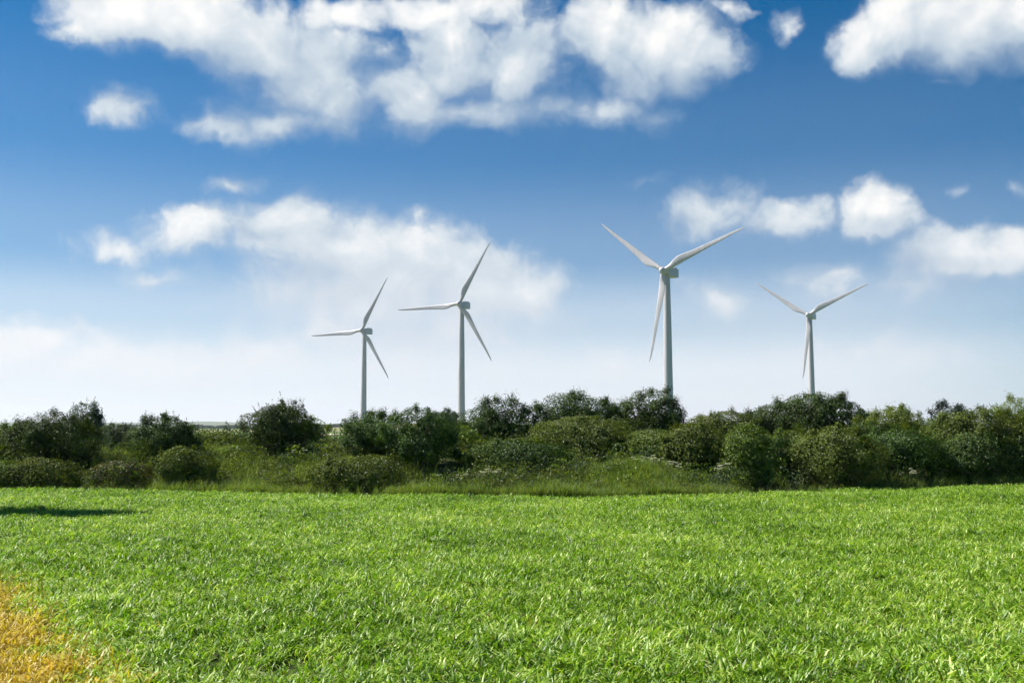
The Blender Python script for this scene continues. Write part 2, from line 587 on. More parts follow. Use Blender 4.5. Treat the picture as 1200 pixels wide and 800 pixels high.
def blade_mesh():
    # sections: radius, chord, thickness, pitch (deg), trailing offset
    S = [(1.1, 1.9, 1.9, 0), (2.6, 1.9, 1.85, 0), (4.2, 2.3, 1.5, 20), (6.0, 2.95, 1.1, 18), (8.2, 3.5, .85, 15), (10.5, 3.35, .70, 12),
         (14, 2.85, .52, 9), (18, 2.4, .42, 7), (23, 1.95, .32, 5), (28, 1.55, .25, 3), (33, 1.2, .18, 2), (37, .85, .12, 1), (39.2, .48, .07, 0), (40, .08, .02, 0)]
    n = 16
    V, Q = [], []
    for r, c, th, pt in S:
        lead = -0.95 if r < 3 else -0.95 * max(0.28, (1 - (r - 3) / 40) ** 1.0)
        for k in range(n):
            a = 2 * math.pi * k / n
            if r < 3:
                x = 0.95 * math.cos(a)
                y = 0.95 * math.sin(a)
                if r >= 2.6:
                    pass
            else:
                s = (1 - math.cos(a)) / 2            # 0 lead .. 1 trail
                x = lead + c * s
                y = 0.5 * th * math.sin(a) * (1.0 - 0.72 * s) * 1.35
            pr = R(pt)
            # tangential x: trailing edge to +x; y along the axis
            V.append((x * math.cos(pr) - y * math.sin(pr), x * math.sin(pr) + y * math.cos(pr), r))
    # match circle orientation with airfoil orientation (start at the leading edge)
    V = [Vector(v) for v in V]
    for i, (r, c, th, pt) in enumerate(S):
        if r < 3:
            for k in range(n):
                a = 2 * math.pi * k / n
                V[i * n + k] = Vector((-0.95 * math.cos(a), 0.95 * math.sin(a), r))
    for i in range(len(S) - 1):
        for k in range(n):
            a, b_ = i * n + k, i * n + (k + 1) % n
            Q.append((a, b_, b_ + n, a + n))
    return np_mesh('blade', [tuple(v) for v in V], np.array(Q), M['white'], True)


def lathe(profile, n, mat, name, axis_='z'):
    V, Q = [], []
    for r, z in profile:
        for k in range(n):
            a = 2 * math.pi * k / n
            p = (r * math.cos(a), r * math.sin(a), z)
            V.append(p if axis_ == 'z' else (p[0], -p[2], p[1]))
    for i in range(len(profile) - 1):
        for k in range(n):
            a, b_ = i * n + k, i * n + (k + 1) % n
            Q.append((a, b_, b_ + n, a + n) if axis_ == 'z' else (a, b_, b_ + n, a + n))
    return np_mesh(name, V, np.array(Q), mat, True)


def loft_box(secs, name, mat):
    """secs: list of (y, halfwidth, z0, z1, bevel) rounded rectangles along y"""
    V, Q = [], []
    for y, hw, z0, z1, bv in secs:
        pts = []
        for cx_, cz_, a0 in ((hw - bv, z1 - bv, 0), (-hw + bv, z1 - bv, 90), (-hw + bv, z0 + bv, 180), (hw - bv, z0 + bv, 270)):
            for k in range(4):
                a = R(a0 + 30 * k)
                pts.append((cx_ + bv * math.cos(a), y, cz_ + bv * math.sin(a)))
        V += pts
    n = 16
    for i in range(len(secs) - 1):
        for k in range(n):
            a, b_ = i * n + k, i * n + (k + 1) % n
            Q.append((a, b_, b_ + n, a + n))
    return np_mesh(name, V, np.array(Q), mat, False)


def make_turbine(h, yaw, phase, label):
    """rotor faces -Y (towards the camera) and yaws to the left; tower axis behind the rotor"""
    over = 3.6
    yr = R(-yaw)
    fwd = Vector((math.sin(yr), -math.cos(yr), 0))
    base = Vector((h.x, h.y, 0)) - fwd * over
    z0 = h.z - HUB
    root = empty('wind_turbine', (base.x, base.y, z0), label, 'wind turbine', 'wind turbines behind the hedge')
    root.rotation_euler = (0, 0, yr)
    prof = [(2.25, -1.5), (2.25, 0.3), (2.2, 2), (2.08, 12), (1.95, 22.0), (1.73, 43.0), (1.36, HUB - 2.4), (1.3, HUB - 1.75), (0.01, HUB - 1.7)]
    link('tower', lathe(prof, 28, M['white'], 'tower'), root)
    nac = link('nacelle', loft_box([(-2.0, .05, HUB - .3, HUB + .3, .02), (-2.0, 1.45, HUB - 1.5, HUB + 1.35, .5), (-1.2, 1.85, HUB - 1.9, HUB + 1.7, .25), (1.5, 1.9, HUB - 2.0, HUB + 1.85, .2),
                                         (7.6, 1.85, HUB - 1.9, HUB + 1.85, .2), (8.3, 1.7, HUB - 1.6, HUB + 1.8, .2), (8.3, .05, HUB, HUB + .3, .02)], 'nacelle', M['white']), root)
    link('cooler', loft_box([(5.6, .02, HUB + 1.82, HUB + 1.85, .005), (5.6, 1.3, HUB + 1.80, HUB + 2.5, .1), (7.4, 1.3, HUB + 1.80, HUB + 2.5, .1), (7.4, .02, HUB + 1.82, HUB + 1.85, .005)], 'cooler', M['panel']), nac)
    mast_v, mast_q = tubes([[(0.2, 4.6, HUB + 1.7, .06), (0.2, 4.6, HUB + 3.1, .04)]], 5)
    link('sensor_mast', np_mesh('sensor_mast', mast_v, np.array(mast_q), M['panel']), nac)
    hub = bpy.data.objects.new('hub', lathe([(1.55, -1.5), (1.6, -.6), (1.6, .5), (1.4, 1.2), (1.0, 1.8), (.5, 2.15), (.02, 2.25)], 24, M['white'], 'hub', 'y'))
    col.objects.link(hub)
    hub.parent = root
    hub.location = (0, -over, HUB)
    hub.rotation_euler = (R(-4), 0, 0)
    for k in range(3):
        bl = link('blade', BLADE, hub)
        ang = R(phase + 120 * k)               # counter-clockwise from picture right
        # local z of the blade to (cos, sin) in the x-z plane; trailing (+x) to the counter-clockwise side
        zx = Vector((math.cos(ang), 0, math.sin(ang)))
        xx = Vector((-math.sin(ang), 0, math.cos(ang)))
        yy = zx.cross(xx)
        bl.rotation_euler = Matrix((xx, yy, zx)).transposed().to_euler()
    return root


BLADE = blade_mesh()
TL = ['white wind turbine farthest left, smallest of the four, one blade pointing left',
      'white wind turbine second from left, rotor overlapping the big white cloud bank',
      'tallest and nearest white wind turbine, blades spread in a wide Y with one hanging down',
      'white wind turbine farthest right, small Y of blades above the rounded back bush']
for (h, yaw, ph), lb in zip(TURB, TL):
    make_turbine(h, yaw, ph, lb)


# ------------------------------------------------------------------ foliage
def rand_dirs(rs, n):
    v = rs.normal(size=(n, 3))
    return v / np.linalg.norm(v, axis=1, keepdims=True)


def leaves(rs, C, N, size, aspect=0.55, fold=0.18):
    """kite-shaped folded leaves at C facing N -> verts, quads"""
    n = len(C)
    r = rand_dirs(rs, n)
    A = r - N * np.sum(r * N, 1, keepdims=True)
    A /= np.linalg.norm(A, axis=1, keepdims=True) + 1e-9
    B = np.cross(N, A)
    L = size[:, None]
    Wd = L * aspect
    v0 = C - A * L * .5
    v1 = C + B * Wd * .5 + N * L * fold + A * L * .05
    v2 = C + A * L * .5
    v3 = C - B * Wd * .5 + N * L * fold + A * L * .05
    V = np.stack([v0, v1, v2, v3], 1).reshape(-1, 3)
    Q = np.arange(4 * n).reshape(n, 4)
    return V, Q


def unit(v):
    return v / (np.linalg.norm(v, axis=1, keepdims=True) + 1e-9)


def crown_arrays(rs, rx, ry, h, leaf=0.075, dens=1.0, upright=0.0, lump=1.0, shoots=16, skirt=1.0):
    """a lumpy shrub: clumps of leaves over an uneven dome, a looser inside, and shoots that break the outline"""
    cz = h * 0.46
    rz = h - cz
    C, N = [], []
    k = int(26 + 10 * rx * h * lump)
    # big lobes first: the dome is the union of several off-centre lobes
    lobes = []
    for i in range(rs.randint(4, 7)):
        a = rs.rand() * 2 * math.pi
        q = rs.uniform(.25, .62)
        lobes.append((np.array([math.cos(a) * rx * q, math.sin(a) * ry * q, cz + rs.uniform(-.30, .30) * rz]), rs.uniform(.42, .62)))
    lobes.append((np.array([0, 0, cz * .95]), 1.0))
    for sx_ in (-1, 1):
        lobes.append((np.array([sx_ * rx * .42, rs.uniform(-.2, .2) * ry, cz + rz * rs.uniform(.02, .20)]), rs.uniform(.56, .66)))
    for i in range(6 if skirt > .5 else 2):
        a = (i + rs.rand() * .6) * math.pi / 3
        lobes.append((np.array([math.cos(a) * rx * .45, math.sin(a) * ry * .45, h * rs.uniform(.16, .34)]), rs.uniform(.38, .50) * (.6 + .4 * skirt)))
    lobes.append((np.array([rs.uniform(-.3, .3) * rx, 0, cz + rz * .42]), .58))
    # uneven outer skin over every lobe
    fr = [(rs.normal(size=3) * q, rs.rand() * 6.28) for q in (2.2, 2.6, 4.5, 5.5, 8.0, 9.0)]
    for lc, ls in lobes:
        sr = np.array([rx, ry, rz]) * ls
        n = int(dens * 38 * (sr[0] * sr[2] + sr[0] * sr[1]) / (leaf * leaf * 9.0))
        d = rand_dirs(rs, n)
        d[:, 2] = np.where(d[:, 2] < -.6, -d[:, 2], d[:, 2])
        q = lc + d * sr
        bump = sum(np.sin(q @ f_ + p_) / (1 + .35 * j) for j, (f_, p_) in enumerate(fr)) / 2.6
        rad = 1.0 + .13 * bump - np.abs(rs.normal(size=n)) * .10
        holes = rs.rand(n) < np.clip(.92 + .7 * bump, .25, 1)
        P_ = lc + d * sr * rad[:, None]
        C.append(P_[holes])
        N.append(unit(d + rand_dirs(rs, n) * .45 + np.array([0, 0, .35]))[holes])
    # sprays of leaves standing out of the skin
    for i in range(k):
        lc, ls = lobes[rs.randint(len(lobes))]
        d = rand_dirs(rs, 1)[0]
        if d[2] < -0.35:
            d[2] *= -1
        c = lc + d * np.array([rx, ry, rz]) * ls * rs.uniform(.9, 1.06)
        c[2] = max(c[2], h * .06)
        rc = rs.uniform(.07, .17) * min(rx, h * .6)
        n = int(dens * 3.0 * 4 * math.pi * rc * rc / (leaf * leaf * .55))
        n = max(14, min(n, 400))
        dd = rs.normal(size=(n, 3)) * .55
        ax_ = unit((d + rand_dirs(rs, 1)[0] * .6 + np.array([0, 0, .3]))[None])[0]
        P_ = c + dd * rc + ax_ * rc * rs.uniform(-.6, 1.0, size=(n, 1))
        C.append(P_)
        N.append(unit(d + dd * .45 + rand_dirs(rs, n) * .45 + np.array([0, 0, .35])))
    # inside filling
    n = int(900 * rx * h * dens)
    d = rand_dirs(rs, n)
    P_ = d * np.array([rx, ry, rz]) * rs.uniform(.25, .80, size=(n, 1)) + np.array([0, 0, cz * .95])
    low = rs.rand(n) < .30
    P_[low, 2] = rs.uniform(0.0, cz, low.sum())
    C.append(P_)
    N.append(unit(d + rand_dirs(rs, n)))
    C, N = np.concatenate(C), np.concatenate(N)
    ok = C[:, 2] > 0.0
    C, N = C[ok], N[ok]
    S = leaf * rs.uniform(.65, 1.35, size=len(C))
    # shoots
    sc, sn, ss = [], [], []
    top = C[C[:, 2] > cz]
    for i in range(shoots):
        b0 = top[rs.randint(len(top))]
        out = unit((b0 - np.array([0, 0, cz * .6]))[None])[0]
        dr = unit((out * .6 + np.array([0, 0, .9]) + rand_dirs(rs, 1)[0] * .35)[None])[0]
        ln = rs.uniform(.10, .26) * (1 + upright)
        q = max(5, int(ln / leaf * 3.2))
        tt = np.linspace(0, 1, q)[:, None]
        pts = b0 + dr * ln * tt + rand_dirs(rs, q) * leaf * .45 * (1 - .5 * tt)
        sc.append(pts)
        sn.append(unit(rand_dirs(rs, q) + np.array([0, 0, .4])))
        ss.append(leaf * rs.uniform(.6, 1.0, q))
    if sc:
        C = np.concatenate([C] + sc)
        N = np.concatenate([N] + sn)
        S = np.concatenate([S] + ss)
    # keep the whole inside the size asked for
    C[:, 2] *= h / max(np.percentile(C[:, 2], 98.2), .01)
    sx = np.percentile(np.abs(C[:, 0]), 98)
    C[:, 0] *= rx / sx
    return C, N, S


def stems_mesh(rs, rx, ry, h, n=5, r0=.045):
    paths = []
    for i in range(n):
        a = rs.rand() * 6.28
        bx, by = rs.uniform(-.12, .12) * rx, rs.uniform(-.12, .12) * ry
        tx, ty = math.cos(a) * rx * .55, math.sin(a) * ry * .55
        pts = []
        for j in range(6):
            s = j / 5
            pts.append((bx + tx * s ** 1.4 + rs.uniform(-.02, .02), by + ty * s ** 1.4 + rs.uniform(-.02, .02), -.08 + (h * .78 + .08) * s, r0 * (1 - .8 * s) * rs.uniform(.85, 1.1)))
        paths.append(pts)
        for q in range(2):
            p = pts[2 + q]
            a2 = a + rs.uniform(-1.2, 1.2)
            paths.append([p[:3] + (p[3] * .6,), (p[0] + math.cos(a2) * rx * .2, p[1] + math.sin(a2) * ry * .2, p[2] + h * .14, p[3] * .4), (p[0] + math.cos(a2) * rx * .33, p[1] + math.sin(a2) * ry * .33, p[2] + h * .28, p[3] * .15)])
    V, Q = tubes(paths, 6)
    return np_mesh('trunk', V, np.array(Q), M['bark'], True)


def bush(seed, px, top, hw, D, mat, label, name='bush', cat='bush', depth=.9, group='bushes in the hedge', yb=None, **kw):
    rs = np.random.RandomState(seed)
    p = at(px, top, D)
    z0 = float(terr(p.x, p.y))
    h = p.z - z0
    rx = hw / F * D
    leaf = kw.pop('leaf', 0.062 * max(1.0, D / 36))
    C, N, S = crown_arrays(rs, rx, max(rx * depth, .35), h, leaf=leaf, **kw)
    V, Q = leaves(rs, C, N, S, kw.get('aspect', .6))
    root = empty(name, (p.x, p.y, z0), label, cat, group)
    link('crown', np_mesh('crown', V, Q, M[mat]), root)
    link('trunk', stems_mesh(rs, rx, rx * depth, h, 5, .03 + .012 * h), root)
    return root


#      seed  px   top  hw  D   material  label
BUSHES = [
    (1, 12, 498, 30, 35.0, 'fresh', 'mid green bush at the left end of the hedge beside the big dark bush', {}),
    (2, 62, 487, 50, 32.8, 'hawthorn', 'big dark bush near the left end of the hedge with black shade under it', dict(skirt=.3, shoots=30)),
    (3, 99, 474, 23, 38.0, 'willow', 'grey green feathery upright tree behind the big dark bush on the left', dict(shoots=60, upright=.5)),
    (4, 136, 498, 24, 36.0, 'willow', 'small mid green bush between the grey green tree and the yellow topped dome bush', {}),
    (5, 193, 488, 39, 33.5, 'hawthorn', 'round dome shaped bush on the left with a bright yellow green top', dict(skirt=.3, shoots=70)),
    (6, 52, 538, 36, 30.9, 'olive', 'low yellowish bush at the field edge in front of the big dark bush', {}),
    (7, 6, 541, 30, 31.0, 'olive', 'low scrubby bush at the field edge in the far left corner', {}),
    (8, 138, 541, 38, 31.2, 'bramble', 'low brownish bramble at the field edge left of the dome bush', {}),
    (9, 218, 526, 34, 31.0, 'olive', 'olive and brown bush at the field edge under the dome bush', {}),
    (10, 322, 477, 42, 34.6, 'hawthorn', 'dark rounded bush standing alone above the grassy bank', dict(skirt=.3, shoots=40)),
    (11, 344, 470, 17, 36.8, 'willow', 'grey green sprout of shrub behind the lone dark bush', dict(shoots=40, upright=.5)),
    (12, 366, 490, 20, 37.0, 'fresh', 'small green bush to the right of the lone dark bush', {}),
    (13, 441, 484, 38, 32.6, 'hawthorn', 'dark bush in front of the leftmost turbine tower', dict(shoots=36)),
    (14, 492, 481, 46, 31.2, 'hawthorn', 'large dark bush reaching from skyline to field edge left of the second turbine', dict(skirt=.3, shoots=36)),
    (15, 428, 535, 62, 29.2, 'olive', 'wide low dark green bush at the field edge left of centre', dict(depth=.5)),
    (16, 536, 501, 26, 34.0, 'fresh', 'small yellow green bush at the foot of the second turbine', {}),
    (17, 584, 469, 46, 35.4, 'hawthorn', 'dark bush on the skyline just right of the second turbine tower', dict(shoots=40)),
    (18, 674, 464, 50, 36.8, 'hawthorn', 'dark bush on the skyline midway between the second and the tallest turbine', dict(shoots=40)),
    (19, 760, 460, 46, 37.2, 'hawthorn', 'dark bush on the skyline in front of the tallest turbine tower', dict(shoots=50)),
    (20, 612, 517, 54, 30.6, 'hawthorn', 'wide low dark bush in the middle of the hedge front', {}),
    (21, 690, 490, 58, 32.6, 'olive', 'broad olive green bush in the middle of the hedge below the skyline bushes', dict(shoots=30)),
    (22, 768, 505, 44, 31.8, 'olive', 'olive bush below the tallest turbine, behind the grassy mound', {}),
    (23, 816, 498, 40, 31.0, 'olive', 'rounded bush with black shade just right of the grassy mound', dict(skirt=.3, shoots=26)),
    (24, 850, 484, 48, 38.0, 'olive', 'low skyline bush to the right of the tallest turbine', {}),
    (25, 908, 475, 40, 38.6, 'hawthorn', 'green skyline bush left of the farthest right turbine', {}),
    (26, 957, 464, 52, 38.4, 'hawthorn', 'broad rounded skyline bush in front of the farthest right turbine', dict(shoots=40)),
    (27, 874, 501, 30, 30.2, 'olive', 'narrow upright bush at the field edge where the hedge line bends', dict(shoots=26)),
    (28, 930, 504, 38, 33.0, 'olive', 'light olive bush between the narrow upright bush and the wide brownish one', {}),
    (29, 984, 502, 50, 31.8, 'olive', 'wide brownish olive bush with a black hollow at the field edge', dict(skirt=.3, shoots=26)),
    (30, 1044, 479, 34, 36.4, 'fresh', 'light green pointed bush right of the farthest right turbine', dict(shoots=36)),
    (31, 1052, 504, 54, 33.2, 'hawthorn', 'very dark bush shading the field edge right of the wide brownish bush', dict(skirt=.3)),
    (32, 1086, 494, 32, 37.0, 'olive', 'bush with thin stalks above it left of the dark needled tree', {}),
    (33, 1115, 474, 30, 42.0, 'pine', 'very dark flat topped tree rising behind the hedge on the right', dict(shoots=30)),
    (34, 1108, 491, 38, 34.6, 'olive', 'green bush below the dark flat topped tree', {}),
    (35, 1156, 482, 46, 34.0, 'olive', 'big leafy bush near the right end of the hedge', dict(shoots=36)),
    (36, 1204, 471, 40, 36.0, 'fresh', 'tall light green bush cut off by the right edge of the picture', dict(shoots=36)),
    (37, 1140, 510, 44, 33.2, 'hawthorn', 'dark low bush above the grass strip at the right', dict(skirt=.3)),
    (38, 1192, 512, 44, 33.6, 'hawthorn', 'dark low bush above the grass strip in the right corner', dict(skirt=.3)),
    (39, 645, 505, 34, 34.0, 'hawthorn', 'small dark bush filling the dip between two skyline bushes at the centre', {}),
    (40, 720, 492, 36, 35.0, 'hawthorn', 'dark bush half hidden behind the broad olive bush', {}),
    (41, 786, 564, 26, 27.6, 'bramble', 'low dark bramble on the right slope of the grassy mound', dict(depth=.6)),
    (42, 555, 530, 28, 32.0, 'fresh', 'small pale green bush left of the wide low dark bush', {}),
    (43, 900, 512, 30, 32.0, 'hawthorn', 'dark bush tucked behind the narrow upright bush', {}),
    (44, 1015, 496, 28, 36.0, 'hawthorn', 'dark bush in the notch right of the broad rounded skyline bush', {}),
    (45, 285, 522, 30, 35.0, 'fresh', 'low green scrub on the bank left of the lone dark bush', {}),
    (46, 100, 526, 22, 33.6, 'hawthorn', 'dark bush joining the big dark bush to the brambles', {}),
    (47, 165, 528, 20, 34.2, 'hawthorn', 'dark low bush at the left foot of the dome bush', {}),
    (49, 252, 507, 36, 36.5, 'fresh', 'low pale green scrub closing the gap between the dome bush and the lone dark bush', {}),
    (48, 402, 517, 24, 33.6, 'olive', 'small olive bush left of the dark bush before the leftmost turbine', {}),
]
for sd_, px, top, hw, D, mt, lb, kw in BUSHES:
    bush(sd_, px, top, hw, D, mt, lb, **kw)
# hedge running on past both sides of the frame
for i, (px, top, hw, D) in enumerate([(-62, 490, 52, 34), (-150, 478, 58, 36), (-120, 530, 45, 31.5), (1275, 476, 50, 35), (1360, 470, 58, 36), (1290, 515, 50, 33.5)]):
    bush(80 + i, px, top, hw, D, 'hawthorn', 'dark bush of the hedge running on past the sides of the picture', group='bushes outside the picture')

# trees farther off
def far_tree(seed, px, top, hw, D, label, mat='hawthorn', group='far trees'):
    rs = np.random.RandomState(seed)
    p = at(px, top, D)
    z0 = float(terr(p.x, p.y))
    h = p.z - z0
    rx = hw / F * D
    C, N, S = crown_arrays(rs, rx, rx, h, leaf=max(.0016 * D, .11), dens=.8, shoots=14)
    V, Q = leaves(rs, C, N, S, .7)
    root = empty('tree', (p.x, p.y, z0), label, 'tree', group)
    link('crown', np_mesh('crown', V, Q, M[mat]), root)
    link('trunk', stems_mesh(rs, rx * .6, rx * .6, h, 3, .02 * h), root)


far_tree(201, 522, 483, 16, 190, 'hazy far tree just left of the second turbine tower')
far_tree(202, 505, 490, 14, 210, 'hazy far tree half hidden by the large dark bush left of the second turbine')
far_tree(203, 1014, 482, 13, 150, 'hazy blue green far tree in the notch right of the broad rounded skyline bush')
for i, (px, top, hw) in enumerate([(372, 499, 9), (383, 499, 8), (394, 498.5, 9), (405, 499.5, 8), (416, 498, 9), (360, 500, 8), (230, 499, 6), (243, 500, 6), (262, 500, 7), (276, 499.5, 7), (150, 499, 8), (120, 500, 8)]):
    far_tree(210 + i, px, top - .8, hw, 1100 + 40 * (i % 4), 'small blue green tree on the far horizon seen over the hedge', group='trees on the far horizon')

# a tree just outside the frame on the left; its shadow falls across the field
def side_tree():
    rs = np.random.RandomState(77)
    x, y = -14.9, 23.3
    z0 = float(terr(x, y))
    root = empty('tree', (x, y, z0), 'tree just outside the left edge, throwing its shadow on the crop', 'tree')
    C, N, S = crown_arrays(rs, 1.4, 1.3, 3.2, leaf=.085, dens=1.0, shoots=20)
    C[:, 2] += 4.0
    V, Q = leaves(rs, C, N, S, .6)
    link('crown', np_mesh('crown', V, Q, M['hawthorn']), root)
    V, Q = tubes([[(0, 0, -.1, .14), (.03, .01, 1.2, .12), (-.04, .02, 3.6, .10), (.02, 0, 6.5, .03)], [(-.04, .02, 3.6, .06), (.5, .1, 5.0, .04), (.8, .2, 6.1, .01)], [(-.04, .02, 3.6, .06), (-.5, -.1, 4.9, .04), (-.8, -.1, 6.0, .01)]], 8)
    link('trunk', np_mesh('trunk', V, np.array(Q), M['bark'], True), root)


side_tree()


# ------------------------------------------------------------------ crop and grass: uncountable, scattered with geometry nodes
def blade_strip(rs, base, az_, length, width, lean, curl, segs=4):
    """an arching grass leaf; returns verts, quads"""
    V = []
    d = np.array([math.cos(az_), math.sin(az_), 0])
    side = np.array([-d[1], d[0], 0])
    tw = rs.uniform(-.9, .9)
    p = np.array(base, float)
    ang = lean
    for i in range(segs + 1):
        s = i / segs
        wd = width * (0.75 + .5 * s if s < .4 else 1.0 * (1 - ((s - .4) / .6) ** 1.6) + .03) * .5
        sd_ = side * math.cos(tw * s) + np.array([0, 0, 1]) * math.sin(tw * s)
        V += [p - sd_ * wd, p + sd_ * wd]
        st = length / segs
        p = p + (d * math.sin(ang) + np.array([0, 0, 1]) * math.cos(ang)) * st
        ang += curl / segs
    Q = [(2 * i, 2 * i + 1, 2 * i + 3, 2 * i + 2) for i in range(segs)]
    return V, Q


def tuft(name, seed, n, spread, lmin, lmax, wmin, wmax, lean, curl, mat, z0max=.0, segs=4):
    rs = np.random.RandomState(seed)
    V, Q = [], []
    for i in range(n):
        a = rs.rand() * 6.283
        r = spread * math.sqrt(rs.rand())
        b0 = (math.cos(a) * r, math.sin(a) * r, rs.uniform(0, z0max))
        v, q = blade_strip(rs, b0, rs.rand() * 6.283, rs.uniform(lmin, lmax), rs.uniform(wmin, wmax), rs.uniform(*lean), rs.uniform(*curl), segs)
        o = len(V)
        V += v
        Q += [tuple(k + o for k in f) for f in q]
    return link(name, np_mesh(name, V, np.array(Q), mat), linked=False)


def scatter(name, pts, scl, rotz, tilt, protos, label, cat):
    """one object whose points carry instances of the prototype plants"""
    src = bpy.data.collections.new(name + '_plants')
    for p in protos:
        src.objects.link(p)
    me = bpy.data.meshes.new(name)
    me.vertices.add(len(pts))
    me.vertices.foreach_set('co', pts.astype(np.float32).ravel())
    a = me.attributes.new('scl', 'FLOAT', 'POINT')
    a.data.foreach_set('value', scl.astype(np.float32))
    a = me.attributes.new('rot', 'FLOAT_VECTOR', 'POINT')
    rv = np.stack([tilt[:, 0], tilt[:, 1], rotz], -1)
    a.data.foreach_set('vector', rv.astype(np.float32).ravel())
    me.update()
    o = tag(link(name, me), label, cat, kind='stuff')
    tr = bpy.data.node_groups.new(name + '_scatter', 'GeometryNodeTree')
    tr.interface.new_socket('Geometry', in_out='INPUT', socket_type='NodeSocketGeometry')
    tr.interface.new_socket('Geometry', in_out='OUTPUT', socket_type='NodeSocketGeometry')
    gi = tr.nodes.new('NodeGroupInput')
    go = tr.nodes.new('NodeGroupOutput')
    ci = tr.nodes.new('GeometryNodeCollectionInfo')
    ci.inputs['Collection'].default_value = src
    ci.inputs['Separate Children'].default_value = True
    ci.inputs['Reset Children'].default_value = True
    iop = tr.nodes.new('GeometryNodeInstanceOnPoints')
    iop.inputs['Pick Instance'].default_value = True
    a1 = tr.nodes.new('GeometryNodeInputNamedAttribute')
    a1.data_type = 'FLOAT'
    a1.inputs['Name'].default_value = 'scl'
    a2 = tr.nodes.new('GeometryNodeInputNamedAttribute')
    a2.data_type = 'FLOAT_VECTOR'
    a2.inputs['Name'].default_value = 'rot'
    e2r = tr.nodes.new('FunctionNodeEulerToRotation')
    L = tr.links
    L.new(gi.outputs[0], iop.inputs['Points'])
    L.new(ci.outputs[0], iop.inputs['Instance'])
    L.new(a1.outputs['Attribute'], iop.inputs['Scale'])
    L.new(a2.outputs['Attribute'], e2r.inputs[0])
    L.new(e2r.outputs[0], iop.inputs['Rotation'])
    L.new(iop.outputs[0], go.inputs[0])
    md = o.modifiers.new('scatter', 'NODES')
    md.node_group = tr
    return o


rs = np.random.RandomState(11)
# cereal: near plants dense; extends a few metres past the frame
protos = [tuft('cereal_plant', 300 + i, 13, .045, .075, .165, .0085, .015, (.1, .9), (.4, 2.0), M['cereal'], .06) for i in range(6)]


def field_points(dens, y0, y1, margin):
    xm = 0.54 * y1 + margin
    n = int(dens * 2 * xm * (y1 - y0))
    x = rs.uniform(-xm, xm, n)
    y = rs.uniform(y0, y1, n)
    ok = (np.abs(x) < 0.54 * y + margin) & (y < edge(x) - .05)
    return x[ok], y[ok]


xs, ys = [], []
for dens, y0, y1 in ((215, 3.5, 9), (185, 9, 15), (150, 15, 22), (120, 22, 34)):
    x, y = field_points(dens, y0, y1, 4.5)
    xs.append(x)
    ys.append(y)
x, y = np.concatenate(xs), np.concatenate(ys)


def vnoise(x, y, f, seed):
    r_ = np.random.RandomState(seed)
    out = 0
    for k in range(6):
        a = r_.rand() * 6.28
        ff = f * (0.6 + r_.rand())
        out = out + np.sin((x * math.cos(a) + y * math.sin(a)) * ff + r_.rand() * 6.28)
    return out / 6


hn = vnoise(x, y, 1.6, 1) + .6 * vnoise(x, y, 4.5, 2)
keep = rs.rand(len(x)) > np.clip((-hn - .55) * 1.2, 0, .8)
x, y, hn = x[keep], y[keep], hn[keep]
scl = np.clip(1.0 + .28 * hn + rs.normal(size=len(x)) * .14, .5, 1.6)
dead = sstep((-.62 * y + 1.50 - x + .4) / 1.2) * (1 - sstep((y - 10.5) / 4))
keep = rs.rand(len(x)) > .35 * dead
x, y, scl, dead = x[keep], y[keep], scl[keep], dead[keep]
scl = scl * (1 - .28 * dead)
scatter('crop', np.stack([x, y, terr(x, y)], -1), scl, rs.rand(len(x)) * 6.283, rs.normal(size=(len(x), 2)) * .12, protos,
        'young green cereal crop covering the field, turned straw yellow in the near left corner', 'crop')
print('crop plants', len(x))

# rough grass and weeds on the bank and along the field edge
gprotos = [tuft('grass_tuft', 320 + i, 22, .10, .22, .46, .006, .011, (.02, .35), (.2, 1.1), M['meadow'], .04, 3) for i in range(4)]


def weed_proto(seed, mat, h=.5, n=70, leaf=.07):
    r_ = np.random.RandomState(seed)
    C = np.stack([r_.normal(size=n) * .11, r_.normal(size=n) * .11, r_.rand(n) ** .8 * h], -1)
    N = unit(rand_dirs(r_, n) + np.array([0, 0, .6]))
    V, Q = leaves(r_, C, N, leaf * r_.uniform(.6, 1.3, n), .5)
    return link('weed', np_mesh('weed', V, Q, mat), linked=False)


wprotos = [weed_proto(340, M['fresh']), weed_proto(341, M['olive'], .6), weed_proto(342, M['bramble'], .35), weed_proto(343, M['willow'], .55)]
n = 26000
x = rs.uniform(-26, 26, n)
y = rs.uniform(24, 46, n)
e = edge(x)
dy = y - e
prob = np.where(dy < 0, 0, np.where(dy < 1.2, 1.0, np.where(dy < 8, .75, .35)))
bank = sstep((x + 11.5) / 1.5) * (1 - sstep((x + 4.6) / 1.5))
mound_ = np.exp(-((x - 3.3) / 2.2) ** 2 - ((y - 28.4) / 1.6) ** 2)
prob = prob * np.clip(.30 + bank + mound_ + (dy < 1.0) * .7, 0, 1)
ok = rs.rand(n) < prob
x, y, dy = x[ok], y[ok], dy[ok]
strip = (sstep((x - 10.5) / 1.0) + sstep((x + 3.2) / .8) * (1 - sstep((x - 1.5) / .8))) * (dy < 1.5)
sc_a = np.clip(.50 + .55 * strip + .5 * sstep((dy - .2) / 2.0) + .25 * vnoise(x, y, 1.2, 5) + rs.normal(size=len(x)) * .12, .3, 1.5)
xe = np.concatenate([3.55 + rs.normal(size=2600) * 1.15, rs.uniform(-11, 4.6, 3600)])
ye = np.concatenate([28.3 + rs.normal(size=2600) * .75, np.zeros(3600)])
ye[2600:] = edge(xe[2600:]) + .1 + 1.4 * rs.rand(3600) ** 1.5
ok = (ye > edge(xe) + .05) & ((xe > -3.5) | (rs.rand(len(xe)) < np.clip(.30 + 1.1 * vnoise(xe, ye, 1.5, 9), .05, 1)))
xe, ye = xe[ok], ye[ok]
